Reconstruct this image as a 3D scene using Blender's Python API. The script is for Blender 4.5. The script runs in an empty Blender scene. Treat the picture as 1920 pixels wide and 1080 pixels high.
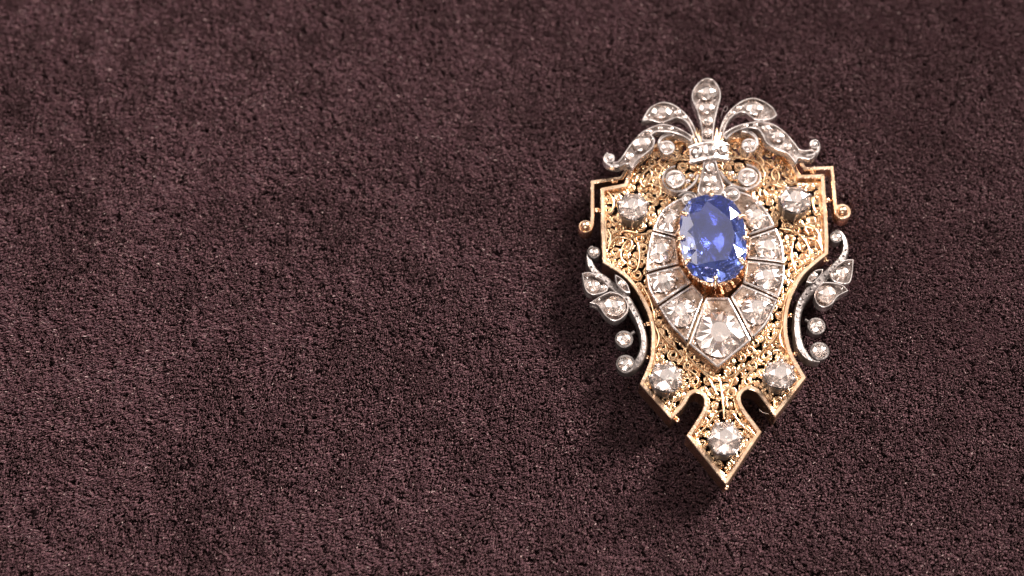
import bpy, bmesh, math, random
import numpy as np
from mathutils import Vector, Matrix
from mathutils.geometry import delaunay_2d_cdt

random.seed(7); rng = np.random.default_rng(11)
scene = bpy.context.scene
C = scene.collection
R = math.radians

# ---------------------------------------------------------------- scale, camera
S = 0.065e-3                    # metres per working unit (1 unit = 0.065 mm; the brooch is about 50 mm tall)
TILT = R(24)                    # camera leans this far from straight down
LENS = 65.0
F = 1920 * LENS / 36.0          # focal length in working units
ct, st = math.cos(TILT), math.sin(TILT)
CAM = np.array((0.0, -st * F, ct * F))
FWD = np.array((0.0, st, -ct)); UPV = np.array((0.0, ct, st)); RGT = np.array((1.0, 0.0, 0.0))

def U(u, v, h=0.0):
    """measured picture point -> point of the scene lying at height h"""
    d = FWD * F + RGT * (u - 960) - UPV * (v - 540)
    return CAM + d * ((h - CAM[2]) / d[2])

def XY(u, v, h): p = U(u, v, h); return (p[0], p[1])
def PL(pts, h): return [XY(u, v, h) for u, v in pts]

cam = bpy.data.cameras.new('camera'); co = bpy.data.objects.new('camera', cam); C.objects.link(co)
co.location = CAM * S; co.rotation_euler = (TILT, 0, 0)
cam.lens = LENS; cam.sensor_width = 36; cam.clip_start = 0.005; cam.clip_end = 20
cam.dof.use_dof = True; cam.dof.aperture_fstop = 15
cam.dof.focus_distance = float(np.dot(U(1345, 560, 55) - CAM, FWD)) * S
scene.camera = co

# ---------------------------------------------------------------- world, lamps, exposure
w = bpy.data.worlds.new('World'); scene.world = w; w.use_nodes = True
bg = w.node_tree.nodes['Background']; bg.inputs[0].default_value = (1.0, 0.88, 0.84, 1); bg.inputs[1].default_value = 0.16

def lamp(name, loc, target, size, watts, col, size_y=None):
    l = bpy.data.lights.new(name, 'AREA'); l.energy = watts; l.color = col
    l.shape = 'RECTANGLE' if size_y else 'DISK'; l.size = size
    if size_y: l.size_y = size_y
    o = bpy.data.objects.new(name, l); C.objects.link(o); o.location = loc
    o.rotation_euler = (Vector(target) - Vector(loc)).to_track_quat('-Z', 'Y').to_euler()
    return o
AIM = tuple(U(1345, 500, 0) * S)
lamp('key_softbox', (0.49, 0.38, 0.39), AIM, 0.24, 20.0, (1.0, 0.89, 0.82))
lamp('left_softbox', (-0.30, 0.22, 0.30), (-0.05, 0.0, 0.0), 0.44, 1.8, (1.0, 0.89, 0.83))
lamp('front_softbox', (-0.06, -0.36, 0.26), AIM, 0.28, 1.3, (1.0, 0.90, 0.85))
lamp('top_fill', (0.03, 0.22, 0.50), (0.025, 0, 0), 0.42, 0.38, (1.0, 0.90, 0.85))  # added fill, no real fixture: brightens stone tables and flat metal

vs = scene.view_settings
vs.view_transform = 'Standard'; vs.look = 'None'; vs.gamma = 1; vs.use_curve_mapping = False; vs.exposure = 0.45
cy = scene.cycles
cy.max_bounces = 14; cy.transmission_bounces = 12; cy.glossy_bounces = 6; cy.diffuse_bounces = 3
cy.caustics_reflective = True; cy.caustics_refractive = True; cy.blur_glossy = 0.3
cy.sample_clamp_indirect = 12.0
cy.use_denoising = True

# ---------------------------------------------------------------- materials
def mat(name):
    m = bpy.data.materials.new(name); m.use_nodes = True
    return m, m.node_tree, m.node_tree.nodes['Principled BSDF']

def metal(name, col, col2, rough, bump, scale, met=1.0):
    m, nt, b = mat(name); N = nt.nodes; L = nt.links
    tc = N.new('ShaderNodeTexCoord')
    n1 = N.new('ShaderNodeTexNoise'); n1.inputs['Scale'].default_value = scale; n1.inputs['Detail'].default_value = 4
    n2 = N.new('ShaderNodeTexNoise'); n2.inputs['Scale'].default_value = scale * 0.25; n2.inputs['Detail'].default_value = 3
    L.new(tc.outputs['Object'], n1.inputs['Vector']); L.new(tc.outputs['Object'], n2.inputs['Vector'])
    cr = N.new('ShaderNodeValToRGB'); cr.color_ramp.elements[0].position = .38; cr.color_ramp.elements[1].position = .62
    cr.color_ramp.elements[0].color = (*col2, 1); cr.color_ramp.elements[1].color = (*col, 1)
    L.new(n2.outputs['Fac'], cr.inputs['Fac']); L.new(cr.outputs['Color'], b.inputs['Base Color'])
    mr = N.new('ShaderNodeMapRange'); mr.inputs['To Min'].default_value = rough * .7; mr.inputs['To Max'].default_value = rough * 1.4
    L.new(n1.outputs['Fac'], mr.inputs['Value']); L.new(mr.outputs['Result'], b.inputs['Roughness'])
    bp = N.new('ShaderNodeBump'); bp.inputs['Strength'].default_value = bump; bp.inputs['Distance'].default_value = 2.0 * S
    L.new(n1.outputs['Fac'], bp.inputs['Height']); L.new(bp.outputs['Normal'], b.inputs['Normal'])
    b.inputs['Metallic'].default_value = met
    return m
GOLD = metal('gold', (0.89, 0.665, 0.48), (0.72, 0.48, 0.31), 0.22, 0.5, 2600)
GOLD_FINE = metal('gold_filigree', (0.86, 0.64, 0.42), (0.70, 0.47, 0.27), 0.17, 0.15, 5000)
BROWN_GOLD = metal('brown_gold', (0.40, 0.22, 0.12), (0.20, 0.10, 0.055), 0.26, 0.5, 3000)  # darker brown gold for the fluted dish
SILVER = metal('silver', (0.74, 0.69, 0.67), (0.34, 0.30, 0.285), 0.20, 0.4, 2600, .88)
DARKSILVER = metal('tarnished_silver', (0.15, 0.135, 0.13), (0.06, 0.052, 0.05), 0.38, 0.6, 2600, .8)
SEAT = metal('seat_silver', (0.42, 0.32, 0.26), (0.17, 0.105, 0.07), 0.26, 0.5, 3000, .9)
FLOOR = metal('floor_silver', (0.50, 0.44, 0.41), (0.20, 0.16, 0.145), 0.24, 0.5, 3000, .85)  # darker silver for tray floors and the collar band

def gem_mat(name, col, ior, sheen=.26):
    m, nt, b = mat(name); nt.nodes.remove(b)
    g = nt.nodes.new('ShaderNodeBsdfGlass'); g.inputs['Color'].default_value = (*col, 1)
    g.inputs['IOR'].default_value = ior; g.inputs['Roughness'].default_value = 0.0
    q = nt.nodes.new('ShaderNodeBsdfGlossy'); q.inputs['Color'].default_value = (*col, 1); q.inputs['Roughness'].default_value = .26
    x = nt.nodes.new('ShaderNodeMixShader'); x.inputs[0].default_value = sheen
    nt.links.new(g.outputs[0], x.inputs[1]); nt.links.new(q.outputs[0], x.inputs[2])
    nt.links.new(x.outputs[0], nt.nodes['Material Output'].inputs['Surface'])
    return m
DIAMOND = gem_mat('diamond', (1.0, 0.945, 0.91), 2.42)
m, nt, b = mat('sapphire'); SAPPHIRE = m
b.inputs['Base Color'].default_value = (0.23, 0.335, 0.96, 1); b.inputs['Roughness'].default_value = 0.01
b.inputs['Transmission Weight'].default_value = .975; b.inputs['IOR'].default_value = 1.77

# ---------------------------------------------------------------- mesh helpers (all in working units)
WL = {}
def link(o, parent, world):
    C.objects.link(o); WL[o] = np.array(world, float)
    if parent is not None:
        o.parent = parent; o.location = Vector((WL[o] - WL[parent]) * S)
    else:
        o.location = Vector(WL[o] * S)
    return o

def mk(name, V, Fc, material, parent, angle=35, kind=None, mi=None, floor=None):
    V = np.asarray(V, float); c = (V.min(0) + V.max(0)) / 2
    me = bpy.data.meshes.new(name); me.from_pydata(((V - c) * S).tolist(), [], [list(f) for f in Fc])
    bm = bmesh.new(); bm.from_mesh(me)
    bmesh.ops.recalc_face_normals(bm, faces=bm.faces); bm.to_mesh(me); bm.free()
    if angle:
        me.polygons.foreach_set('use_smooth', [True] * len(me.polygons)); me.set_sharp_from_angle(angle=R(angle))
    me.materials.append(material)
    if mi is not None and floor is not None and any(mi):
        me.materials.append(floor); me.polygons.foreach_set('material_index', mi)
    o = bpy.data.objects.new(name, me); link(o, parent, c)
    if kind: o['kind'] = kind
    return o

class MB:
    def __init__(s): s.v = []; s.f = []; s.m = []; s.cur = 0
    def add(s, V, Fc):
        n = len(s.v); s.v += [tuple(p) for p in V]; s.f += [tuple(i + n for i in f) for f in Fc]; s.m += [s.cur] * len(Fc); return s
    def build(s, name, material, parent, **k): return mk(name, s.v, s.f, material, parent, mi=s.m, floor=FLOOR, **k)

def area(p): return 0.5 * sum(p[i - 1][0] * p[i][1] - p[i][0] * p[i - 1][1] for i in range(len(p)))
def ccw(p): return p if area(p) > 0 else p[::-1]

def smooth(pts, corners=(), step=4.0, closed=True):
    n = len(pts); P = [np.array(p, float) for p in pts]; out = []
    for i in range(n if closed else n - 1):
        p1, p2 = P[i], P[(i + 1) % n]
        p0 = P[i - 1] if (closed or i > 0) and i not in corners else p1
        p3 = P[(i + 2) % n] if (closed or i + 2 < n) and (i + 1) % n not in corners else p2
        k = max(1, int(np.linalg.norm(p2 - p1) / step))
        for j in range(k):
            t = j / k
            out.append(0.5 * ((2 * p1) + (p2 - p0) * t + (2 * p0 - 5 * p1 + 4 * p2 - p3) * t * t + (3 * p1 - p0 - 3 * p2 + p3) * t ** 3))
    if not closed: out.append(P[-1])
    return [tuple(p) for p in out]

def offsets(path, closed=True):
    """unit miter normals, inward for a counter-clockwise loop"""
    P = np.array(path)[:, :2]; n = len(P); N = []
    for i in range(n):
        a = P[i] - P[i - 1] if (closed or i > 0) else P[1] - P[0]
        b = P[(i + 1) % n] - P[i] if (closed or i < n - 1) else P[-1] - P[-2]
        a = a / (np.linalg.norm(a) + 1e-9); b = b / (np.linalg.norm(b) + 1e-9)
        na = np.array((-a[1], a[0])); nb = np.array((-b[1], b[0])); m = na + nb
        l = np.linalg.norm(m); m = m / l if l > 1e-6 else na
        N.append(m / max(0.45, float(np.dot(m, na))))
    return np.array(N)

def sweep(mb, path, profile, closed=True, loop=False, width=None, zoff=None):
    """profile: (inward offset, z) swept along path"""
    N = offsets(path, closed); n = len(path); k = len(profile); V = []
    for i in range(n):
        wi = 1 if width is None else width[i]; zo = 0 if zoff is None else zoff[i]
        for (o, z) in profile: V.append((path[i][0] + N[i][0] * o * wi, path[i][1] + N[i][1] * o * wi, z + zo))
    Fc = []
    for i in range(n if closed else n - 1):
        j = (i + 1) % n
        for q in range(k if loop else k - 1):
            r = (q + 1) % k
            Fc.append((i * k + q, j * k + q, j * k + r, i * k + r))
    if not closed and loop:
        Fc.append(tuple(range(k))); Fc.append(tuple((n - 1) * k + q for q in range(k))[::-1])
    mb.add(V, Fc); return mb

def inset(path, d): return [(p[0] + m[0] * d, p[1] + m[1] * d) for p, m in zip(path, offsets(path))]

def cap(mb, path, z, within=None):
    n = len(path); r = delaunay_2d_cdt([Vector((p[0], p[1])) for p in path], [(k, (k + 1) % n) for k in range(n)], [], 0, 1e-4)
    P = r[0]; within = within or path; fs = []
    for f in r[2]:
        c = np.mean([P[k] for k in f], axis=0)
        if bool(inside(within, np.array(c[0]), np.array(c[1]))): fs.append(tuple(f))
    mb.add([(p[0], p[1], z) for p in P], fs)

def inside(P, x, y):
    r = np.zeros(np.shape(x), bool); j = len(P) - 1
    for i in range(len(P)):
        (xi, yi), (xj, yj) = P[i][:2], P[j][:2]
        if yi != yj: r ^= ((yi > y) != (yj > y)) & (x < (xj - xi) * (y - yi) / (yj - yi) + xi)
        j = i
    return r

def cell(mb, path, zb, zt, rw=2.6, rh=3.0, bev=0.8):
    """a little tray: outer wall, raised rim and floor"""
    path = ccw(path)
    sweep(mb, path, [(0, zb), (0, zt - bev), (bev, zt), (rw - bev * .5, zt), (rw, zt - bev), (rw + .5, zt - rh)])
    mb.cur = 1; cap(mb, inset(path, rw + .5), zt - rh, path); mb.cur = 0; return mb

def tube(mb, pts, rad, n=8):
    P = [np.array(p, float) for p in pts]; m = len(P)
    rad = [rad] * m if np.isscalar(rad) else list(rad); V = []; up = np.array((0.03, 0.02, 1.0))
    for i in range(m):
        t = P[min(i + 1, m - 1)] - P[max(i - 1, 0)]; t = t / (np.linalg.norm(t) + 1e-9)
        a = np.cross(t, up)
        if np.linalg.norm(a) < .15: a = np.cross(t, (1, 0, 0))
        a = a / np.linalg.norm(a); b = np.cross(a, t)
        for q in range(n):
            g = 2 * math.pi * q / n; V.append(P[i] + rad[i] * (a * math.cos(g) + b * math.sin(g)))
    Fc = [(i * n + q, (i + 1) * n + q, (i + 1) * n + (q + 1) % n, i * n + (q + 1) % n) for i in range(m - 1) for q in range(n)]
    Fc += [tuple(range(n)), tuple((m - 1) * n + q for q in range(n))]
    mb.add(V, Fc); return mb

def ball(mb, c, r, nu=10, nv=6, sq=1.0):
    V = [(c[0], c[1], c[2] + r * sq)]
    for i in range(1, nv):
        a = math.pi * i / nv
        for j in range(nu):
            b = 2 * math.pi * j / nu
            V.append((c[0] + r * math.sin(a) * math.cos(b), c[1] + r * math.sin(a) * math.sin(b), c[2] + r * sq * math.cos(a)))
    V.append((c[0], c[1], c[2] - r * sq)); L = len(V) - 1
    Fc = [(0, 1 + j, 1 + (j + 1) % nu) for j in range(nu)]
    for i in range(nv - 2):
        for j in range(nu):
            a = 1 + i * nu; Fc.append((a + j, a + nu + j, a + nu + (j + 1) % nu, a + (j + 1) % nu))
    a = 1 + (nv - 2) * nu; Fc += [(L, a + (j + 1) % nu, a + j) for j in range(nu)]
    mb.add(V, Fc); return mb

def lathe(mb, c, prof, n=32, sx=1.0, sy=1.0, rot=0.0, zf=None):
    V = []; k = len(prof); cr, sr = math.cos(rot), math.sin(rot)
    for i in range(n):
        a = 2 * math.pi * i / n
        for q, (r, z) in enumerate(prof):
            x, y = r * sx * math.cos(a), r * sy * math.sin(a)
            V.append((c[0] + x * cr - y * sr, c[1] + x * sr + y * cr, z + (zf(a, q) if zf else 0)))
    Fc = [(i * k + q, ((i + 1) % n) * k + q, ((i + 1) % n) * k + q + 1, i * k + q + 1) for i in range(n) for q in range(k - 1)]
    mb.add(V, Fc); return mb

# ---------------------------------------------------------------- cut stones
def brilliant(rf, z, crown, pav, table=.56, rot=0.0, jit=.03, n=8):
    """old-cut brilliant; rf(angle) = outline radius, z = girdle height"""
    V = []; J = lambda s: 1 + random.uniform(-jit, jit) * s
    def P(r, a, h): q = rf(a) * r; V.append((q * math.cos(a), q * math.sin(a), h)); return len(V) - 1
    A = [rot + math.pi * k / n for k in range(2 * n)]
    T = [P(table * J(1), A[2 * k], z + crown) for k in range(n)]
    Sr = [P(.80 * J(1), A[2 * k + 1], z + crown * .60 * J(2)) for k in range(n)]
    G = [P(1, A[k], z + .5) for k in range(2 * n)]; H = [P(1, A[k], z - .5) for k in range(2 * n)]
    Q = [P(.52 * J(2), A[2 * k + 1], z - pav * .62 * J(2)) for k in range(n)]
    Cu = [P(.10, A[2 * k], z - pav) for k in range(n)]
    Fc = [tuple(T)]
    for k in range(n):
        a, b = 2 * k, 2 * k + 1; c = (2 * k + 2) % (2 * n); kn = (k + 1) % n
        Fc += [(T[k], Sr[k], T[kn]), (T[k], Sr[k - 1], G[a], Sr[k]), (Sr[k], G[a], G[b]), (Sr[k], G[b], G[c])]
        Fc += [(G[a], H[a], H[b], G[b]), (G[b], H[b], H[c], G[c])]
        Fc += [(H[a], Q[k], H[b]), (H[b], Q[k], H[c]), (Q[k - 1], Cu[k], Q[k], H[a]), (Q[k], Cu[k], Cu[kn])]
    Fc.append(tuple(Cu[::-1]))
    return V, Fc

def rose(rf, z, crown, base=2.5, rot=0.0):
    """rose cut: flat back, domed triangular facets"""
    V = []
    def P(r, a, h): q = rf(a) * r; V.append((q * math.cos(a), q * math.sin(a), h)); return len(V) - 1
    A = [rot + math.pi * k / 6 for k in range(12)]
    ap = P(0, 0, z + crown); M = [P(.55 * random.uniform(.94, 1.06), A[2 * k], z + crown * .72) for k in range(6)]
    G = [P(1, A[k], z) for k in range(12)]; B = [P(.94, A[k], z - base) for k in range(12)]
    Fc = [tuple(B[::-1])]
    for k in range(6):
        kn = (k + 1) % 6; a, b, c = 2 * k, 2 * k + 1, (2 * k + 2) % 12
        Fc += [(ap, M[k], M[kn]), (M[k], G[b], M[kn]), (M[k], G[a], G[b]), (M[kn], G[b], G[c])]
    for k in range(12): Fc.append((G[k], B[k], B[(k + 1) % 12], G[(k + 1) % 12]))
    return V, Fc

def ellipse(rx, ry, rot=0.0, p=2.0):
    def f(a):
        c, s = abs(math.cos(a - rot)), abs(math.sin(a - rot))
        return 1.0 / ((c / rx) ** p + (s / ry) ** p) ** (1 / p)
    return f

def inpoly(path, c, rmax=1e9, k=1.0):
    """outline that follows a polygon around c"""
    P = np.array(path)[:, :2] - np.array(c)[:2]
    def f(a):
        d = np.array((math.cos(a), math.sin(a))); best = rmax
        for i in range(len(P)):
            p, q = P[i - 1], P[i]; e = q - p; den = d[0] * e[1] - d[1] * e[0]
            if abs(den) < 1e-9: continue
            t = (p[0] * e[1] - p[1] * e[0]) / den; s = (p[0] * d[1] - p[1] * d[0]) / den
            if t > 0 and -1e-6 <= s <= 1 + 1e-6: best = min(best, t)
        return best * k
    return f

def gem(name, c, VF, material, parent, tilt=None):
    V = np.array(VF[0], float)
    if tilt is not None:
        zc = V[:, 2].mean(); V[:, 2] -= zc
        V = V @ np.array(Matrix.Rotation(tilt[1], 3, Vector(tilt[0])).transposed()); V[:, 2] += zc
    V[:, 0] += c[0]; V[:, 1] += c[1]
    return mk(name, V, VF[1], material, parent, angle=0)

def rose_at(u, v, rx, ry, z, parent, rot=0.0, crown=None, tilt=None):
    c = U(u, v, z); return gem('diamond', c, brilliant(ellipse(rx, ry, rot), z, min(rx, ry) * .42, min(min(rx, ry) * .68, 11), table=.42, rot=random.random(), jit=.07, n=6 if rx > 11 else 5), DIAMOND, parent, tilt)

# ================================================================ THE CLOTH
def vnoise(x, y, cell_, seed):
    r = np.random.default_rng(seed); g = r.random((256, 256))
    xi = x / cell_ + 1000.0; yi = y / cell_ + 1000.0; x0 = np.floor(xi).astype(int); y0 = np.floor(yi).astype(int)
    fx = xi - x0; fy = yi - y0; fx = fx * fx * (3 - 2 * fx); fy = fy * fy * (3 - 2 * fy)
    a = g[x0 % 256, y0 % 256]; b_ = g[(x0 + 1) % 256, y0 % 256]; c = g[x0 % 256, (y0 + 1) % 256]; d = g[(x0 + 1) % 256, (y0 + 1) % 256]
    return (a * (1 - fx) + b_ * fx) * (1 - fy) + (c * (1 - fx) + d * fx) * fy

m, nt, b = mat('cloth_backing'); CLOTH = m
tc = nt.nodes.new('ShaderNodeTexCoord'); nz = nt.nodes.new('ShaderNodeTexNoise'); nz.inputs['Scale'].default_value = 1500; nz.inputs['Detail'].default_value = 6
cr = nt.nodes.new('ShaderNodeValToRGB'); cr.color_ramp.elements[0].color = (.012, .007, .009, 1); cr.color_ramp.elements[1].color = (.055, .030, .034, 1)
nt.links.new(tc.outputs['Object'], nz.inputs['Vector']); nt.links.new(nz.outputs['Fac'], cr.inputs['Fac']); nt.links.new(cr.outputs['Color'], b.inputs['Base Color'])
b.inputs['Roughness'].default_value = .9; b.inputs['Specular IOR Level'].default_value = .1

ZB = -34.0
gx = np.linspace(-1900, 1900, 77); gy = np.linspace(-1300, 1500, 57)
X, Y = np.meshgrid(gx, gy, indexing='ij'); Z = ZB - 3 + 3 * (vnoise(X, Y, 300, 3) - .5)
V = np.stack([X.ravel(), Y.ravel(), Z.ravel()], 1); ny = len(gy)
Fc = [(i * ny + j, (i + 1) * ny + j, (i + 1) * ny + j + 1, i * ny + j + 1) for i in range(len(gx) - 1) for j in range(ny - 1)]
cloth = mk('cloth', V, Fc, CLOTH, None, angle=60)
cloth['kind'] = 'structure'; cloth['label'] = 'dark plum brown plush velvet cloth under the brooch'; cloth['category'] = 'cloth'

# pile: short plush fibres
m, nt, b = mat('pile_fibre'); PILE = m
hi = nt.nodes.new('ShaderNodeHairInfo'); cr = nt.nodes.new('ShaderNodeValToRGB'); e = cr.color_ramp.elements
e[0].color = (.031, .0125, .018, 1); e[1].color = (.32, .24, .235, 1); e[1].position = 1.0  # rare palest fibres: glints of the pile put into the colour
k = e.new(.5); k.color = (.058, .0245, .0325, 1); k = e.new(.9); k.color = (.083, .039, .0465, 1); k = e.new(.985); k.color = (.12, .07, .072, 1)
nt.links.new(hi.outputs['Random'], cr.inputs['Fac']); nt.links.new(cr.outputs['Color'], b.inputs['Base Color'])
b.inputs['Roughness'].default_value = .42; b.inputs['Specular IOR Level'].default_value = .3
b.inputs['Sheen Weight'].default_value = .12; b.inputs['Sheen Tint'].default_value = (.9, .62, .6, 1)

x0, x1, y0, y1 = -1180, 1180, -850, 1000
NS = 880000
hx = rng.uniform(x0, x1, NS); hy = rng.uniform(y0, y1, NS)
# lean of the pile wanders over the cloth; tufts pull neighbouring fibres together
def rn(cell_, seed, a):            # noise on a turned lattice, so that no rows show
    c_, s_ = math.cos(a), math.sin(a); return vnoise(hx * c_ - hy * s_, hx * s_ + hy * c_, cell_, seed)
def an(cx_, cy_, seed, a):          # stretched noise: the nap lies in short streaks
    c_, s_ = math.cos(a), math.sin(a); return vnoise((hx * c_ - hy * s_) / cx_ * 10, (hx * s_ + hy * c_) / cy_ * 10, 10, seed)
pit = .55 * an(6, 19, 41, -.22) + .45 * an(4.5, 12, 42, .12)
big = rn(120, 46, .9)
okh = ~((pit > .675 + .06 * (big - .5)) & (rng.random(NS) < .8))
hx, hy = hx[okh], hy[okh]; NS = len(hx)
ang = -1.9 + .9 * (rn(210, 5, .3) - .5) + 1.3 * (rn(47, 6, .8) - .5) + 1.1 * (an(8, 16, 7, -.2) - .5) + rng.normal(0, .5, NS)
lean = 5.5 + 2.5 * rn(75, 8, .5) + rng.normal(0, 2.5, NS)
hgt = 13.5 + 4.0 * an(6, 15, 9, -.15) + 2.5 * rn(52, 10, .2) + rng.normal(0, 1.8, NS)
wx = hx + 22 * (rn(31, 51, .5) - .5); wy = hy + 22 * (rn(31, 52, 1.0) - .5)
tuft = 12.0; ca_, sa_ = math.cos(.5), math.sin(.5)
jx = np.floor((wx * ca_ - wy * sa_) / tuft); jy = np.floor((wx * sa_ + wy * ca_) / tuft)
hsh = lambda a, b_, s: np.modf(np.abs(np.sin(a * 12.9898 + b_ * 78.233 + s) * 43758.5453))[0]
kx = (jx + .15 + .7 * hsh(jx, jy, 1.0)) * tuft - (wx * ca_ - wy * sa_); ky = (jy + .15 + .7 * hsh(jx, jy, 2.0)) * tuft - (wx * sa_ + wy * ca_)
pull = .16
tx = hx + lean * np.cos(ang) + pull * (kx * ca_ + ky * sa_); ty = hy + lean * np.sin(ang) + pull * (-kx * sa_ + ky * ca_)
pts = np.empty((NS, 3, 3), np.float32)
pts[:, 0, 0] = hx; pts[:, 0, 1] = hy; pts[:, 0, 2] = ZB - 2
pts[:, 1, 0] = hx * .62 + tx * .38; pts[:, 1, 1] = hy * .62 + ty * .38; pts[:, 1, 2] = ZB + hgt * .62
pts[:, 2, 0] = tx; pts[:, 2, 1] = ty; pts[:, 2, 2] = ZB + hgt
hc = bpy.data.hair_curves.new('pile'); hc.add_curves([3] * NS)
hc.attributes['position'].data.foreach_set('vector', (pts * S).ravel()) if 'position' in hc.attributes else hc.position_data.foreach_set('vector', (pts * S).ravel())
ra = hc.attributes.get('radius') or hc.attributes.new('radius', 'FLOAT', 'POINT')
rr = np.tile(np.array((.85, .76, .48), np.float32), NS) * np.repeat(rng.uniform(.75, 1.25, NS).astype(np.float32), 3) * S
ra.data.foreach_set('value', rr)
hc.materials.append(PILE)
pile = bpy.data.objects.new('pile', hc); link(pile, cloth, (0, 0, 0)); pile['kind'] = 'stuff'

# ================================================================ THE BROOCH
ROOT0 = U(1345, 540, 0); ROOT0[2] = 0
brooch = bpy.data.objects.new('brooch', None); link(brooch, None, ROOT0)
brooch['label'] = 'ornate gold filigree brooch with a large oval blue sapphire and old cut diamonds'
brooch['category'] = 'brooch'

ZR0, ZR1, ZF = 0.0, 46.0, 37.0      # rim foot, rim top, filigree level

OUT = [(1501, 327), (1546, 326), (1553, 430), (1553.5, 476), (1526, 498), (1505, 519), (1488, 550), (1479, 581), (1476, 612), (1479, 637),
       (1488, 666), (1512, 708), (1453.6, 783), (1431, 751), (1417, 734), (1402, 730), (1391, 739), (1390, 752), (1399, 770), (1428.6, 809.5),
       (1362, 909.5), (1287, 816.5), (1316, 770.5), (1320, 754), (1317, 742), (1305, 736), (1294, 743), (1283, 761), (1259, 787), (1199.5, 720),
       (1217, 678), (1221, 648), (1221, 620), (1216, 594), (1206, 569), (1189.5, 541), (1167, 516), (1130, 492.5), (1127, 430), (1125.5, 352),
       (1170, 343.5), (1186, 305), (1215, 277), (1262, 258), (1345, 254), (1420, 252), (1455, 270), (1484, 298)]
CORN = {0, 1, 3, 11, 12, 19, 20, 21, 28, 29, 37, 39, 40}
out = smooth(PL(OUT, ZR1), CORN, 6)
out = ccw(out)
mb = MB(); sweep(mb, out, [(0, ZR0), (0, ZR1 - 1.2), (1.2, ZR1), (7.0, ZR1 - .6), (7.8, ZR1 - 1.4), (8.2, ZF - 3), (6, ZF - 5), (4, ZR0)], loop=True)
mb.build('gold_rim', GOLD, brooch)
inner = inset(out, 8.0); INP = np.array(inner)

def pdist(P, x, y):
    d = np.full(np.shape(x), 1e9); P = np.asarray(P); Qn = np.roll(P, -1, 0)
    for (ax, ay), (bx, by) in zip(P, Qn):
        ex, ey = bx - ax, by - ay; t = np.clip(((x - ax) * ex + (y - ay) * ey) / (ex * ex + ey * ey + 1e-9), 0, 1)
        d = np.minimum(d, np.hypot(x - ax - t * ex, y - ay - t * ey))
    return d

# ---- pin and catch on the back, which carry the brooch on the cloth
mb = MB(); pa, pb = XY(1165, 440, 0), XY(1520, 430, 0)
tube(mb, [(*pa, -10), (*pb, -10)], [5.5, 4.5], 12)
for q in (pa, pb): lathe(mb, q, [(0, -19), (13, -19), (13, 30), (0, 30)], 20)
lathe(mb, XY(1345, 690, 0), [(0, -19), (11, -19), (11, 30), (0, 30)], 20)
mb.build('pin_fitting', GOLD, brooch, angle=45)
# ---- stones raised in round collets
COL = [(1187, 387, 26.5, 26.5), (1491, 374, 27.5, 26.5), (1249, 707, 27.5, 26.5), (1462, 702, 26.5, 25.5), (1360, 822, 27, 30)]
ZC = 80.0
colxy = [XY(u, v, ZC) for u, v, _, _ in COL]

# ---- the petal cluster outline (used to keep filigree clear of it)
ZP = 64.0
HEART = [(1304, 366), (1290, 362), (1269, 370), (1242, 390), (1222, 426), (1211, 474), (1210, 512), (1222, 551), (1233, 575), (1256, 611), (1288, 645),
         (1345.5, 692), (1410, 640), (1442, 604), (1460, 562), (1471, 527), (1473, 495), (1471, 463), (1457, 426), (1444, 399), (1420, 370), (1398, 357), (1375, 352), (1350, 365)]
heart = ccw(smooth(PL(HEART, ZP), {0, 11, 23}, 6))

# ---- filigree: packed volutes
bx0, bx1 = INP[:, 0].min(), INP[:, 0].max(); by0, by1 = INP[:, 1].min(), INP[:, 1].max()
def rand_pts(n): return rng.uniform(bx0, bx1, n), rng.uniform(by0, by1, n)
hs = inset(heart, 12)
disks = []
AX = np.array(XY(1333, 300, ZF)); AD = np.array(XY(1360, 880, ZF)) - AX; AD /= np.linalg.norm(AD); AN = np.array((-AD[1], AD[0]))
def mirror(x, y): k_ = (x - AX[0]) * AN[0] + (y - AX[1]) * AN[1]; return x - 2 * k_ * AN[0], y - 2 * k_ * AN[1], k_
def free(x, y, rad):
    ok = inside(inner, x, y) & (pdist(inner, x, y) > rad - .8) & ~inside(hs, x, y)
    for (cx_, cy_) in colxy: ok &= np.hypot(x - cx_, y - cy_) > 21
    return ok
spin = []
for rad, tries in ((10.0, 300), (9.0, 900), (8.0, 3500), (6.8, 8000), (5.6, 12000), (4.4, 20000)):
    xs, ys = rng.uniform(bx0, bx1, tries), rng.uniform(by0, by1, tries); mx, my, kk = mirror(xs, ys)
    f1, f2 = free(xs, ys, rad), free(mx, my, rad)
    for x, y, x2, y2, k_, a1, a2 in zip(xs, ys, mx, my, kk, f1, f2):
        if k_ < 0 or not (a1 or a2): continue
        near = lambda px, py: all((px - a) ** 2 + (py - b_) ** 2 > (rad + r + .2) ** 2 for a, b_, r in disks)
        rot_ = random.uniform(0, 6.28)
        if k_ > rad and a1 and near(x, y): disks.append((x, y, rad)); spin.append((rot_, 1))
        if k_ > rad and a2 and near(x2, y2): disks.append((x2, y2, rad)); spin.append((2 * math.atan2(AD[1], AD[0]) - rot_, -1))

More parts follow.
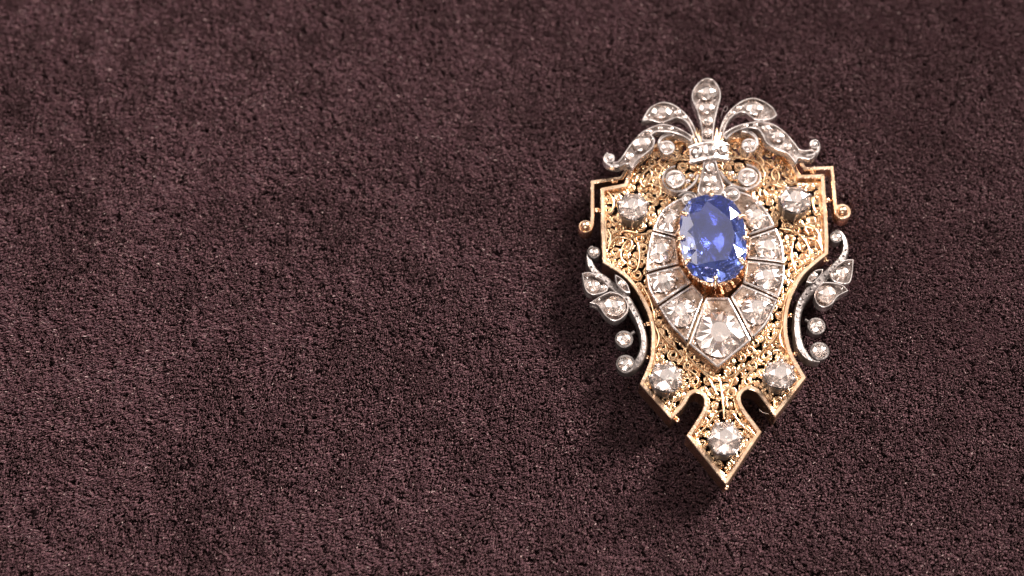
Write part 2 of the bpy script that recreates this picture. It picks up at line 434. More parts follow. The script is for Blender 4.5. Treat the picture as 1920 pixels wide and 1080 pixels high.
def volute_mesh(kind):
    mb = MB(); turns = (1.05, 1.5, 1.2, 1.7)[kind]; P = []; Rd = []
    m_ = (13, 18, 15, 20)[kind]
    for i in range(m_):
        t = i / (m_ - 1); a = 2 * math.pi * turns * t; r = .88 - (.50, .62, .46, .68)[kind] * t ** 1.2
        P.append((r * math.cos(a), r * math.sin(a), .12 + .10 * t)); Rd.append(.115 + .05 * math.sin(math.pi * t))
    tube(mb, P, Rd, 6)
    ball(mb, (P[-1][0], P[-1][1], .2), .13, 6, 4)
    me = bpy.data.meshes.new('filigree_scroll'); me.from_pydata(mb.v, [], mb.f)
    me.polygons.foreach_set('use_smooth', [True] * len(me.polygons)); me.materials.append(GOLD_FINE)
    return me
vol = [volute_mesh(i) for i in range(4)]
for (x, y, r), (rot_, flip) in zip(disks[:290], spin):
    o = bpy.data.objects.new('filigree_scroll', vol[int(r * 7 + rot_ * flip * 0) % 4]); link(o, brooch, (x, y, ZF - .5))
    o.scale = (r * S, r * S * flip, r * S * .45)
    o.rotation_euler = (random.uniform(-.06, .06), random.uniform(-.06, .06), rot_)

mb = MB()                          # the smallest scrolls, too fine to pick apart
for (x, y, r) in disks[290:]:
    me = random.choice(vol); a = random.uniform(0, 6.28); c_, s_ = math.cos(a) * r * 1.06, math.sin(a) * r * 1.06
    mb.add([(x + v.co.x * c_ - v.co.y * s_, y + v.co.x * s_ + v.co.y * c_, ZF - .5 + v.co.z * r * .7) for v in me.vertices], [tuple(p.vertices) for p in me.polygons])
if mb.v: mb.build('fine_filigree', GOLD_FINE, brooch, angle=80, kind='stuff')
# pierced plate behind the scrolls: openings between them
g = 1.9; nx_ = int((bx1 - bx0) / g) + 1; ny_ = int((by1 - by0) / g) + 1
GX, GY = np.meshgrid(bx0 + g * (np.arange(nx_) + .5), by0 + g * (np.arange(ny_) + .5), indexing='ij')
ins = inside(inset(out, 6.5), GX, GY); dr = pdist(inner, GX, GY)
gap = np.full(GX.shape, 1e9)
for (x, y, r) in disks: gap = np.minimum(gap, np.hypot(GX - x, GY - y) - r)
hole = (gap > .8) & (dr > 4.0)
for (x, y, r), (rot_, flip) in zip(disks, spin):              # openings inside the larger scrolls
    if r >= 6.8:
        a = rot_ + flip * 2.2; hole |= np.hypot(GX - x - .28 * r * math.cos(a), GY - y - .28 * r * math.sin(a)) < .37 * r
for (cx_, cy_) in colxy: hole &= np.hypot(GX - cx_, GY - cy_) > 20
hole &= ~inside(inset(heart, 5), GX, GY)
keep = ins & ~hole
idx = -np.ones((nx_ + 1, ny_ + 1), int); Vp = []; Fp = []
zz = lambda i, j: ZF - 4
for i, j in zip(*np.nonzero(keep)):
    f = []
    for (a, b_) in ((i, j), (i + 1, j), (i + 1, j + 1), (i, j + 1)):
        if idx[a, b_] < 0:
            idx[a, b_] = len(Vp); Vp.append((bx0 + g * a, by0 + g * b_, ZF - 5.5 + 2.0 * float(vnoise(np.array(bx0 + g * a), np.array(by0 + g * b_), 7, 30))))
        f.append(idx[a, b_])
    Fp.append(f)
plate = mk('filigree_plate', Vp, Fp, GOLD_FINE, brooch, angle=60)
sm = plate.modifiers.new('thickness', 'SOLIDIFY'); sm.thickness = 4 * S; sm.offset = -1

# sweeping filigree stems
WIRES = [[(1350, 712), (1353, 735), (1356, 760), (1358, 785)], [(1352, 712), (1330, 704), (1306, 686), (1288, 664)], [(1354, 712), (1378, 702), (1402, 684), (1420, 664)],
         [(1353, 735), (1342, 728), (1330, 730), (1328, 741), (1338, 746)], [(1355, 735), (1366, 728), (1378, 729), (1380, 740), (1371, 746)],
         [(1357, 768), (1342, 776), (1332, 790), (1318, 806), (1306, 818)], [(1357, 768), (1374, 776), (1384, 790), (1398, 804), (1410, 812)],
         [(1462, 428), (1484, 432), (1506, 448), (1518, 470), (1516, 486)], [(1484, 428), (1508, 424), (1530, 432), (1540, 452)],
         [(1216, 438), (1192, 442), (1172, 456), (1164, 478), (1170, 494)], [(1196, 436), (1172, 432), (1150, 438), (1140, 456)],
         [(1330, 860), (1344, 876), (1360, 892)], [(1391, 856), (1378, 874), (1362, 892)], [(1262, 748), (1258, 762), (1258, 774)], [(1452, 746), (1452, 758), (1453, 770)],
         [(1300, 300), (1272, 300), (1246, 312), (1236, 332), (1240, 352)], [(1362, 298), (1392, 296), (1422, 306), (1434, 326), (1430, 346)],
         [(1430, 300), (1450, 312), (1462, 330), (1456, 346)], [(1236, 306), (1214, 318), (1200, 336), (1206, 350)]]
HALF = [[(1140, 470), (1150, 450), (1170, 445), (1185, 455), (1180, 470), (1168, 468)], [(1205, 350), (1225, 345), (1240, 358), (1232, 372), (1220, 368)], [(1140, 360), (1150, 375), (1148, 395), (1138, 402)],
        [(1195, 455), (1200, 480), (1195, 505), (1183, 512), (1178, 502)], [(1200, 530), (1210, 545), (1222, 570), (1228, 600)], [(1228, 610), (1236, 630), (1232, 650), (1222, 655)],
        [(1236, 620), (1250, 640), (1268, 655), (1280, 672), (1272, 682)], [(1285, 690), (1300, 700), (1310, 715), (1302, 724), (1294, 716)], [(1222, 735), (1238, 752), (1252, 768)],
        [(1310, 690), (1325, 705), (1335, 722), (1345, 740)], [(1300, 815), (1312, 800), (1326, 792)], [(1305, 825), (1318, 842), (1334, 862), (1350, 885)], [(1210, 310), (1222, 325), (1215, 345)],
        [(1245, 290), (1235, 305), (1245, 318)], [(1150, 425), (1162, 420), (1170, 428), (1164, 438)], [(1140, 430), (1146, 445), (1141, 462)]]
lines = [PL(wv, ZF + 4) for wv in WIRES]
for wv in HALF:
    q = PL(wv, ZF + 4); lines += [q, [mirror(*a)[:2] for a in q]]
for wv in lines:
    p = smooth(wv, (), 4, closed=False); n = len(p); mb = MB()
    tube(mb, [(x, y, ZF + 4) for x, y in p], [1.0 + 1.3 * math.sin(math.pi * min(1, .15 + .85 * i / n)) for i in range(n)], 8)
    ball(mb, (*p[-1], ZF + 4), 2.6)
    mb.build('filigree_wire', GOLD_FINE, brooch, angle=70)
# granules soldered over the filigree
mb = MB()
for (x, y, r) in disks:
    if random.random() < .12:
        a = random.uniform(0, 6.28); ball(mb, (x + r * math.cos(a), y + r * math.sin(a), ZF + 2.4), random.uniform(1.8, 3.0), 7, 5)
mb.build('granulation', GOLD_FINE, brooch, angle=80, kind='stuff')

# ---- side brackets with ball finials
def bracket(path, zt, zb, ball_c, disc_r, ball_r):
    p = smooth(PL(path, zt), set(range(1, 4)), 3.5, closed=False); mb = MB()
    sweep(mb, p, [(-3.6, zb), (-3.6, zt - 1), (-2.6, zt), (2.6, zt), (3.6, zt - 1), (3.6, zb)], closed=False, loop=True)
    o = mb.build('bracket', GOLD, brooch)
    c = XY(*ball_c, zt)
    f = MB(); lathe(f, c, [(0, zb), (disc_r, zb), (disc_r, zt - 2), (disc_r - 1.2, zt - .6), (ball_r + 1, zt - 1), (ball_r, zt - 3)], 24); ball(f, (*c, zt + 1), ball_r, 16, 10)
    f.build('finial', GOLD, o, angle=45)
bracket([(1180, 310), (1166, 333), (1111, 341), (1111, 405), (1110, 420), (1106, 430)], 30, 2, (1098, 424), 13.5, 9)
bracket([(1496, 294), (1509, 316), (1560, 314), (1566, 380), (1568, 393)], 34, 4, (1580, 396), 16.5, 9.5)
for (u, v) in ((1551, 376), (1119, 394), (1522, 322), (1150, 340)):
    mb = MB(); c = XY(u, v, 26); ball(mb, (*c, 26), 6, 10, 8); ball(mb, (c[0] + 5, c[1], 24), 4.5, 10, 8); mb.build('solder_bead', GOLD, brooch, angle=80)
for (u, v) in ((1362, 914), (1270, 788), (1214, 608), (1214, 670), (1483, 592), (1491, 664), (1146, 502), (1545, 488)):
    mb = MB(); c = XY(u, v, 20); ball(mb, (*c, 20), 5, 10, 8)
    if v < 780: tube(mb, [(c[0] - 9, c[1], 17), (c[0] + 9, c[1], 17)], 3.2)
    ball(mb, (c[0], c[1] + 3, 17), 4.4, 10, 8); mb.build('solder_bead', GOLD, brooch, angle=80)

# ---- round collets
def collet(u, v, rx, ry, z0, z1, prongs, metal_, phase=0.0, parent=brooch):
    c = XY(u, v, z1); mb = MB(); k = ry / rx
    lathe(mb, c, [(.86, z0), (.93, z0 + (z1 - z0) * .35), (1.0, z0 + (z1 - z0) * .7), (1.06, z1 - 3), (1.0, z1 - 2.6), (.86, z0 + (z1 - z0) * .6), (.5, z0 + 6), (0, z0 + 4)], 48, rx, ry,
          zf=lambda a, q: (2.6 * math.cos(prongs * (a - phase)) if q in (3, 4) else 0))
    o = mb.build('diamond_collet', metal_, parent, angle=50)
    gem('diamond', c, brilliant(ellipse(rx, ry, p=2.25), z1, rx * .44, rx * .72, table=.46, rot=random.random(), jit=.06, n=6), DIAMOND, o)
    for i in range(prongs):
        a = phase + 2 * math.pi * i / prongs; q = MB(); ca, sa = math.cos(a), math.sin(a)
        prof = [(.93, z0 + 6), (1.02, z0 + (z1 - z0) * .7), (1.09, z1 - 2), (1.05, z1 + 3), (.88, z1 + 5)]
        tube(q, [(c[0] + rx * r * ca, c[1] + ry * r * sa, z) for r, z in prof], [2.0, 2.4, 2.8, 3.0, 2.0], 8); ball(q, (c[0] + rx * .95 * ca, c[1] + ry * .95 * sa, z1 + 4), 3.4, 8, 6)
        q.build('prong', SILVER, o, angle=70)
for i, (u, v, rx, ry) in enumerate(COL): collet(u, v, rx, ry, ZF - 2, ZC, 7 if i < 4 else 6, DARKSILVER, .2 + i)

# ---- petal cluster
SC = np.array(XY(1337, 446, 84.0)); SRX, SRY = 61.0, 83.0
scl = 1 / ct
SRYW = SRY * (1 / ct) * .985
def zshift(x, y):
    e_ = math.hypot((x - SC[0]) / SRX, (y - SC[1] - 18) / SRYW)
    return -9.0 * max(0.0, min(1.0, (1.95 - e_) / .9))
gaps = [((1221, 431), (1270, 441)), ((1210, 513), (1276, 492)), ((1233, 574.5), (1300, 527)), ((1289, 645), (1323, 553)), ((1411, 638), (1368, 553)), ((1461, 561), (1391, 528)),
        ((1473, 495), (1399, 482)), ((1457, 425), (1404, 440))]
start = ((1290, 361), (1300, 384)); end = ((1377, 351), (1372, 376))
mids = [[(1268, 370), (1240, 392)], [(1212, 472)], [(1216, 544)], [(1257, 612)], [(1345.5, 692)], [(1441, 605)], [(1472, 527)], [(1470, 460)], [(1443, 397), (1420, 370), (1398, 357)]]
stones = [(1253, 411, 25.5), (1238, 468, 25.5), (1242, 524, 25.5), (1275, 584, 30.5), (1350, 626, 46), (1421, 579, 30.5), (1440, 517, 27), (1442, 462, 26.5), (1422, 404, 26.5)]
ends = [start] + gaps + [end]
for i in range(9):
    (oa, ia), (ob, ib) = ends[i], ends[i + 1]
    poly = [ia, oa] + mids[i] + [ob, ib]; crn = {0, 1, len(poly) - 2, len(poly) - 1}
    if i == 4: crn |= {2}
    p = ccw(smooth(PL(poly, ZP), crn, 6)); p = inset(p, 2.0)
    u, v, rmax = stones[i]; c = XY(u, v, ZP); fl = inset(p, 4.9); sf = inpoly(fl, c, rmax, .98)
    mb = MB(); sweep(mb, p, [(0, ZF - 9), (0, ZP - 1), (.9, ZP), (3.6, ZP), (4.3, ZP - 1), (4.8, ZP - 4)])
    lo = inset(p, 4.8); V = []; n_ = len(lo)
    for (x, y) in lo:
        a = math.atan2(y - c[1], x - c[0]); r = sf(a); ca, sa = math.cos(a), math.sin(a)
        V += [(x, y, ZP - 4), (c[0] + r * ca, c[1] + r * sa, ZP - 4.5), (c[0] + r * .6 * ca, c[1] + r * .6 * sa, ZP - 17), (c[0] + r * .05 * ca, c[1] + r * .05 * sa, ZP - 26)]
    mb.m = [1 if q % 5 == 0 else 0 for q in range(len(mb.f))]  # petal walls below the rim browner: shade of the gaps put into colour
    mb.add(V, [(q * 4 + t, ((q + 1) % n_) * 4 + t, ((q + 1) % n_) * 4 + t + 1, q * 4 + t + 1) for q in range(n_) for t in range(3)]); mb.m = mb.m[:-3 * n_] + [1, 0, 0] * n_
    mb.v = [(x, y, z + (zshift(x, y) if z > ZF - 8 else 0)) for x, y, z in mb.v]
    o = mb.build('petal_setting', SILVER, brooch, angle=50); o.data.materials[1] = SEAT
    gem('diamond', c, brilliant(sf, ZP - 1.5 + zshift(*c) * .8, min(rmax * .36, 13), 18 if i != 4 else 22, table=.44, rot=random.random(), jit=.07, n=10 if i != 4 else 13), DIAMOND, o)
    gr = MB(); f_ = inpoly(fl, c, 1e9, .93)
    for q in range(9):
        a = 2 * math.pi * (q + .4 * random.random()) / 9; r = f_(a)
        if r > rmax * .95 or q % 3 == 0:
            x, y = c[0] + min(r, rmax * 1.12) * math.cos(a), c[1] + min(r, rmax * 1.12) * math.sin(a)
            ball(gr, (x, y, ZP - 1 + zshift(x, y)), random.uniform(2.2, 3.2), 8, 6)
    if gr.v: gr.build('grain_beads', SILVER, o, angle=80, kind='stuff')
# curls with small stones at the top of the cluster
for (u, v, r, pth) in ((1291, 374, 12, [(1272, 368), (1284, 361), (1300, 362), (1306, 372), (1300, 384)]), (1373, 364, 14, [(1398, 357), (1384, 350), (1367, 350), (1358, 360), (1362, 374)])):
    mb = MB(); p = smooth(PL(pth, ZP), (), 3, closed=False); tube(mb, [(x, y, ZP - 1) for x, y in p], 2.6, 8)
    c = XY(u, v, ZP); lathe(mb, c, [(r * .8, ZF), (r, ZP - 3), (r + 1, ZP), (r - 1.5, ZP), (r - 2.5, ZP - 5), (0, ZP - 6)], 24)
    o = mb.build('curl_setting', SILVER, brooch, angle=45); rose_at(u, v, r - 2, r - 2, ZP - 1.5, o)
# gold dish under the sapphire, fluted
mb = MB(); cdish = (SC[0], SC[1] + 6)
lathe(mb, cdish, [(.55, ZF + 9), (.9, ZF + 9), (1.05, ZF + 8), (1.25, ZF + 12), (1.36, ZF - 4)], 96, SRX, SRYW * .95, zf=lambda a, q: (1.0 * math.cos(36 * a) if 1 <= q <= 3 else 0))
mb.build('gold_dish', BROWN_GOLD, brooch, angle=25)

# ---- sapphire in its gallery
ZS = 84.0
mb = MB(); PRA = [90, 28, -2, -34, -90, 214, 182, 148]
lathe(mb, SC, [(.80, ZF + 6), (.84, ZS - 34), (.97, ZS - 20), (1.03, ZS - 15), (1.035, ZS - 11), (1.0, ZS - 8), (1.03, ZS - 4), (1.0, ZS - 3.5), (.90, ZS - 12), (.78, ZS - 26), (.2, ZS - 40), (0, ZS - 41)],
      96, SRX, SRYW, zf=lambda a, q: (2.0 * math.cos(24 * a) if q in (5, 6, 7) else 0))
gal = mb.build('sapphire_gallery', GOLD, brooch, angle=40)
bd = MB()
for i in range(40):
    a = 2 * math.pi * i / 40; ball(bd, (SC[0] + SRX * 1.04 * math.cos(a), SC[1] + SRYW * 1.035 * math.sin(a), ZS - 9), 3.4, 8, 6)
bd.build('beaded_edge', GOLD, gal, angle=80, kind='stuff')
for d in PRA:
    a = R(d); q = MB(); ca, sa = math.cos(a), math.sin(a)
    tube(q, [(SC[0] + SRX * r * ca, SC[1] + SRYW * r * sa, z) for r, z in ((1.0, ZS - 26), (1.07, ZS - 10), (1.07, ZS), (1.03, ZS + 5), (.93, ZS + 7.5))], [3.0, 3.8, 4.6, 4.8, 3.2], 10)
    ball(q, (SC[0] + SRX * .94 * ca, SC[1] + SRYW * .95 * sa, ZS + 7), 5.0, 10, 7); q.build('prong', GOLD, gal, angle=70)
def sapphire(rf, z, crown, pav, table, n=12):
    """mixed oval cut: stepped crown, brilliant pavilion"""
    V = []
    def P(r, a, h): q = rf(a) * r; V.append((q * math.cos(a), q * math.sin(a), h)); return len(V) - 1
    A = [2 * math.pi * k / (2 * n) + .13 for k in range(2 * n)]
    T = [P(table * random.uniform(.96, 1.04), A[2 * k], z + crown) for k in range(n)]
    M = [P(.80 * random.uniform(.97, 1.03), A[2 * k + 1], z + crown * .74 * random.uniform(.82, 1.14)) for k in range(n)]
    O = [P(.925, A[2 * k], z + crown * .38 * random.uniform(.6, 1.3)) for k in range(n)]
    G = [P(1, A[k], z + .7) for k in range(2 * n)]; H = [P(1, A[k], z - .7) for k in range(2 * n)]
    Q = [P(.66 * random.uniform(.95, 1.05), A[2 * k + 1], z - pav * .55) for k in range(n)]
    W = [P(.34 * random.uniform(.9, 1.1), A[2 * k], z - pav * .86) for k in range(n)]
    ku = P(0.0, 0, z - pav)
    Fc = [tuple(T)]
    for k in range(n):
        kn = (k + 1) % n; a, b_, c = 2 * k, 2 * k + 1, (2 * k + 2) % (2 * n)
        Fc += [(T[k], M[k], T[kn]), (T[k], M[k - 1], O[k], M[k]), (M[k], O[k], G[b_]), (M[k], G[b_], O[kn]), (O[k], G[a], G[b_]), (O[k], G[a - 1], G[a]), (G[a], H[a], H[b_], G[b_]), (G[b_], H[b_], H[c], G[c])]
        Fc += [(H[a], Q[k], H[b_]), (H[b_], Q[k], H[c]), (Q[k - 1], W[k], Q[k], H[a]), (Q[k], W[k], W[kn]), (W[k], ku, W[kn])]
    return V, Fc
o = gem('sapphire', SC, sapphire(ellipse(SRX, SRYW, R(2), 2.7), ZS, 12, 38, .62, 10), SAPPHIRE, brooch)
o['label'] = 'large oval faceted blue sapphire'

# ---- plume
ZL = 74.0
def leaf(outline, corners, stones, zt=ZL, zb=None, rw=2.7, name='plume_leaf', step=3.5, metal_=SILVER, beads=()):
    p = smooth(PL(outline, zt), corners, step); mb = MB(); cell(mb, p, zb if zb is not None else zt - 18, zt, rw, 8 if name == 'plume_leaf' else 14)
    for (u, v, r) in beads: ball(mb, (*XY(u, v, zt), zt - 2), r, 8, 6, sq=2.4)
    o = mb.build(name, metal_, brooch)
    for s in stones:
        u, v, rx, ry = s[:4]; rose_at(u, v, rx, ry, zt - 1.2, o, rot=R(s[4]) if len(s) > 4 else 0, crown=min(rx, ry) * .6)
    return o
leaf([(1318, 148), (1336, 148), (1349, 165), (1351.5, 182), (1346, 204), (1340, 232), (1337, 264), (1316, 264), (1314, 234), (1306, 206), (1297, 184), (1301, 165)], {6, 7},
     [(1324.5, 173, 21, 17), (1325.5, 202, 15.5, 12.5), (1327, 226, 10, 11), (1327, 248, 8.5, 10)], zt=84, zb=62, beads=[(1316, 152, 3), (1334, 151, 3), (1311, 189, 2.5), (1340, 189, 2.5)])
leaf([(1203, 228), (1208, 216), (1220, 200), (1240, 191), (1260, 194), (1280, 207), (1297, 227), (1307, 250), (1311, 262), (1302, 262), (1296, 244), (1286, 228), (1272, 220), (1260, 224), (1240, 230), (1219, 225)], {0, 8, 9},
     [(1240, 209.5, 20, 14, -8), (1270, 210, 6, 5, 30), (1284, 219, 4, 4)], zt=74, beads=[(1217, 218, 2.6), (1262, 204, 2.4), (1276, 214, 2.6)])
leaf([(1457.5, 216), (1450, 202), (1432, 189), (1412, 183), (1392, 188), (1375, 200), (1360, 217), (1351, 237), (1347, 258), (1356, 258), (1360, 240), (1370, 222), (1384, 212), (1397, 211), (1416, 224), (1444, 224)], {0, 8, 9},
     [(1415, 203, 18, 15, -15), (1386, 202, 5.5, 5), (1374, 211, 4, 4)], zt=74, beads=[(1437, 212, 2.6), (1393, 199, 2.4), (1379, 207, 2.4)])
ll = leaf([(1300, 256), (1280, 243), (1260, 235), (1240, 232), (1220, 238), (1200, 250), (1182, 270), (1168, 290), (1160, 301), (1149, 303), (1148, 312), (1160, 313), (1172, 308), (1179, 308), (1184.5, 319), (1191, 305), (1208, 291), (1224, 277), (1228, 262), (1222, 253), (1232, 247), (1256, 247), (1278, 254), (1296, 266)], {0, 9, 10, 14, 19, 23},
     [(1203, 268, 19, 16, 40), (1181, 292, 8, 8), (1216, 246, 6, 5), (1238, 240, 5, 4.2), (1257, 241, 4.6, 4)], zt=78, zb=58, beads=[(1192, 285, 2.4), (1222, 262, 2.2), (1172, 301, 2.4), (1205, 252, 2.2)])
rl = leaf([(1354, 252), (1375, 238), (1400, 230), (1425, 227), (1450, 232), (1472, 247), (1490, 267), (1500, 279), (1512, 281), (1523, 279), (1532, 288), (1522, 298), (1506, 297), (1497, 297), (1492, 308), (1476, 288), (1452, 278), (1436, 267), (1429, 252), (1418, 241), (1400, 240), (1378, 248), (1362, 262)], {0, 9, 10, 14, 22},
     [(1457, 254, 17, 12, -38), (1436, 239, 8, 6, -20), (1478, 274, 8, 7, -40), (1416, 234, 4.6, 4), (1398, 235, 4.2, 3.6)], zt=78, zb=58, beads=[(1444, 250, 2.4), (1470, 262, 2.4), (1489, 283, 2.4), (1446, 242, 2.2)])
for (par, u, v, pth) in ((ll, 1144, 296, [(1160, 309), (1146, 310), (1136, 303), (1134, 294), (1140, 287)]), (rl, 1527, 270, [(1512, 291), (1526, 289), (1535, 279), (1534, 268), (1527, 262)])):
    mb = MB(); c = XY(u, v, 78); p = smooth(PL(pth, 78), (), 3, closed=False); n = len(p)
    sweep(mb, p, [(-3, 60), (-3, 77), (-2, 78), (2, 78), (3, 77), (3, 60)], closed=False, loop=True)
    lathe(mb, c, [(8, 58), (9.5, 74), (9, 78), (6.5, 78), (0, 75)], 20); ball(mb, (*c, 77), 5.5, 10, 6); mb.build('curled_tip', SILVER, par, angle=45)
# inner volutes of the plume, each ending in a small round stone
def ringstone(u, v, r, z0, z1, parent=brooch, metal_=SILVER, name='stone_cup', rs=None):
    c = XY(u, v, z1); mb = MB(); lathe(mb, c, [(r * .85, z0), (r * .95, z1 - 4), (r, z1 - 1), (r - .9, z1), (r * .76, z1), (r * .70, z1 - 3), (r * .4, z1 - .75 * r), (0, z1 - .75 * r)], 28)
    o = mb.build(name, metal_, parent, angle=45)
    if parent is brooch: rose_at(u, v, r * .74, r * .74, z1 - 1.0, o)
    else: rose_at(u, v, r * .74, r * .74, z1 - 1.0, parent)
    return o
def scroll(mb, pth, zt, zb, w0, w1):
    p = smooth(PL(pth, zt), (), 3, closed=False); n = len(p)
    wd = [w0 + (w1 - w0) * i / (n - 1) for i in range(n)]
    sweep(mb, p, [(-1, zb), (-1, zt - 1), (-.75, zt), (-.45, zt), (-.3, zt - 2.2), (.3, zt - 2.2), (.45, zt), (.75, zt), (1, zt - 1), (1, zb)], closed=False, loop=True, width=wd)
    return mb
for (arc, u, v) in (([(1298, 268), (1284, 253), (1262, 250), (1243, 256), (1236, 268), (1240, 282)], 1251, 276), ([(1356, 262), (1365, 249), (1384, 243), (1403, 246), (1417, 257), (1420, 272)], 1405, 272)):
    mb = MB(); scroll(mb, arc, 70, 50, 4.5, 3); o = mb.build('plume_volute', SILVER, brooch); ringstone(u, v, 15, 44, 72, o)
# collar: saddle shaped band of three stones
cc = U(1331, 280, 92); mb = MB(); n = 21; V = []; prof = [(-19, -9), (-19, 0), (-17, 2), (-14, 2), (-12.5, -1), (12.5, -1), (14, 2), (17, 2), (19, 0), (19, -9)]
for i in range(n):
    t = -1 + 2 * i / (n - 1); a = t * .66
    for (yy, z) in prof:
        rr_ = 60 + z; V.append((cc[0] + rr_ * math.sin(a) * 1.02, cc[1] + yy + 7 * math.cos(a) - 7 + t * 3, 92 - 60 + rr_ * math.cos(a) * 1.0 - 2))
k = len(prof); Fc = [(i * k + q, (i + 1) * k + q, (i + 1) * k + (q + 1) % k, i * k + (q + 1) % k) for i in range(n - 1) for q in range(k)] + [tuple(range(k)), tuple((n - 1) * k + q for q in range(k))]
mb.add(V, Fc); mb.m = [1 if q == 4 else 0 for i in range(n - 1) for q in range(k)] + [0, 0]; collar = mb.build('plume_collar', SILVER, brooch)
for t, r in ((-.66, 11), (0, 13), (.66, 11)):
    a = t * .66; c = (cc[0] + 60 * math.sin(a), cc[1] + t * 3 + 7 * math.cos(a) - 7)
    gem('diamond', c, brilliant(ellipse(r, r), 92 - 62 + 60 * math.cos(a) + 1, 5, 5, table=.42, n=6, jit=.07, rot=random.random()), DIAMOND, collar, tilt=((0, 1, 0), a))
# tapering stem under the collar
leaf([(1320, 298), (1342, 297), (1348, 320), (1358, 352), (1352, 366), (1316, 368), (1308, 358), (1315, 324)], {0, 1, 4, 5}, [(1331, 312, 9, 10), (1332, 337, 13, 12), (1325, 356, 8, 7), (1341, 355, 8, 7)],
     zt=84, zb=46, name='plume_stem', beads=[(1322, 325, 2.4), (1342, 324, 2.4)])
# two volutes beside it, each wrapped round a stone cup
for (arc, u, v, sm_) in (([(1309, 326), (1302, 342), (1286, 355), (1266, 358), (1249, 350), (1243, 334), (1250, 318), (1266, 311)], 1266, 335, ((1289, 339), (1297, 329))),
                         ([(1351, 320), (1362, 337), (1380, 349), (1402, 353), (1420, 345), (1426, 329), (1416, 314), (1400, 308)], 1402, 331, ((1379, 332), (1370, 324)))):
    mb = MB(); scroll(mb, arc, 66, 46, 2.6, 1.6)
    for (a_, b_) in sm_: ball(mb, (*XY(a_, b_, 62), 60), 4.2, 10, 6)
    o = mb.build('stem_volute', SILVER, brooch); ringstone(u, v, 19, 46, 70, o)
    for (a_, b_) in sm_: rose_at(a_, b_, 5, 4.5, 63.5, o)
# bunched stems behind the collar
mb = MB()
for (u, v) in ((1306, 250), (1311, 254), (1344, 250), (1350, 252), (1300, 258), (1356, 258)):
    tube(mb, [(*XY(u, v - 10, 66), 66), (*XY(u, v, 72), 72), (*XY((u + 1330) / 2, v + 26, 70), 70), (*XY((u + 1330) / 2 + (u - 1330) * .5, v + 52, 62), 62)], [2, 3, 3, 2], 8)
mb.build('stem_bundle', GOLD, brooch, angle=60)

# ---- silver scroll ornaments at the sides
def side(pth, wds, tops, cups, leaves, small):
    mb = MB(); p = smooth(PL(pth, 38), (), 4, closed=False); n = len(p)
    ts = np.linspace(0, 1, n); wd = np.interp(ts, np.linspace(0, 1, len(wds)), wds)
    sweep(mb, p, [(-1, 14), (-1, 35), (-.7, 38), (.2, 37), (.7, 35.5), (1, 33), (1, 14)], closed=False, loop=True, width=wd)
    for i in range(int(n * .15), int(n * .62), 3):
        ball(mb, (p[i][0], p[i][1], 37.2), 2.4, 8, 6)
    for (u, v, l) in tops: tube(mb, [(*XY(u, v, 32), 32), (*XY(*l, 32), 32)], 3.2)
    o = mb.build('side_scroll', DARKSILVER, brooch, angle=45)
    for (u, v, r) in cups: ringstone(u, v, r, 14, 40, o, DARKSILVER)
    for (pts_, crn, st_) in leaves:
        q = MB(); pp = smooth(PL(pts_, 44), crn, 3); cell(q, pp, 22, 44, 2.2, 14)
        for (u, v, r) in small:
            if inside(pp, np.array(XY(u, v, 44)[0]), np.array(XY(u, v, 44)[1])): ball(q, (*XY(u, v, 44), 43), r, 8, 6)
        q.build('scroll_leaf', SILVER, o)
        for s in st_: rose_at(s[0], s[1], s[2], s[3], 43, o, crown=s[2] * .6)
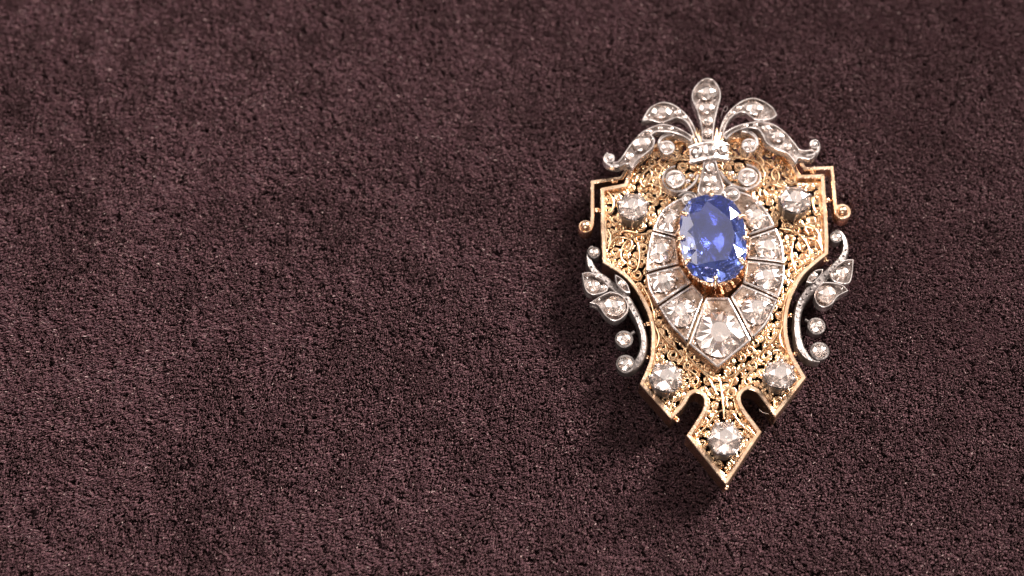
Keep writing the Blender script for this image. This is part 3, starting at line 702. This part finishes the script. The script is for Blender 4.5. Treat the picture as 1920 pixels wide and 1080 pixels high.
side([(1112, 462), (1105, 470), (1106, 492), (1117, 510), (1134, 524), (1156, 541), (1175, 560), (1191, 585), (1202, 610), (1208, 636), (1205, 661), (1194, 681), (1176, 694)], [4, 6, 8, 9, 9, 9, 8, 7, 7, 8, 8, 6],
     [(1189, 622, (1174, 634))], [(1114, 473, 12), (1170, 635.5, 17), (1173, 682, 18)],
     [([(1091, 512), (1106, 510), (1124, 519), (1142, 534), (1138, 545), (1128, 550), (1110, 552), (1097, 542)], {0, 3}, [(1113, 535, 12, 11), (1132, 539, 6, 6)]),
      ([(1106, 567), (1125, 555), (1144, 546), (1164, 552), (1177, 568), (1176, 586), (1158, 601), (1138, 595), (1121, 573)], {0, 2}, [(1153, 574, 20, 20)]),
      ([(1153, 514), (1164, 520), (1176, 532), (1182, 548), (1170, 546), (1156, 532)], {0, 3}, [(1166, 531, 7, 7)])],
     [(1101, 521, 2.4), (1118, 519, 2.2), (1123, 562, 2.6), (1140, 586, 2.4)])
side([(1566, 432), (1576, 434), (1585, 451), (1585, 472), (1575, 490), (1557, 508), (1538, 524), (1518, 544), (1502, 568), (1495, 596), (1496, 627), (1502, 652), (1517, 669), (1537, 675)], [4, 5, 7, 8, 9, 9, 9, 8, 7, 7, 8, 8, 6],
     [(1509, 600, (1528, 610))], [(1568, 444, 12), (1531, 611, 17), (1537, 658, 18)],
     [([(1601, 486), (1585, 487), (1568, 498), (1556, 512), (1562, 526), (1588, 532), (1597, 521)], {0, 3}, [(1580, 510, 12, 11), (1563, 515, 5, 5)]),
      ([(1591, 545), (1580, 534), (1562, 529), (1542, 530), (1528, 548), (1531, 568), (1546, 576), (1560, 570), (1571, 556)], {0, 2}, [(1549, 551, 19, 18)]),
      ([(1512, 528), (1518, 516), (1530, 506), (1544, 504), (1540, 516), (1526, 530)], {0, 3}, [(1527, 517, 7, 7)])],
     [(1592, 495, 2.4), (1571, 524, 3), (1578, 542, 2.6)])

# ---- stray lint fibres caught on the brooch and cloth
def lint(u, v, pts_, h, r, name, label, col):
    m_, _, bb = mat(name); bb.inputs['Base Color'].default_value = (*col, 1); bb.inputs['Roughness'].default_value = .6
    mb = MB(); p = smooth(PL([(u + a, v + b_) for a, b_ in pts_], h), (), 3, closed=False)
    tube(mb, [(x, y, h + 5 * math.sin(3 * i / len(p))) for i, (x, y) in enumerate(p)], r, 5)
    o = mb.build(name, m_, None, angle=80); o['label'] = label; o['category'] = 'fibre'; return o
lint(1352, 205, [(0, 14), (3, 4), (8, -4), (12, 0), (8, 6), (4, 2)], 74, .25, 'curled_fibre', 'tiny curled dark fibre caught beside the upper plume leaf', (.25, .2, .2))
lint(1420, 768, [(4, 0), (8, 6), (14, 8), (20, 9)], 30, .35, 'lint_thread', 'short pale lint thread by the bottom lozenge of the brooch', (.7, .6, .55))
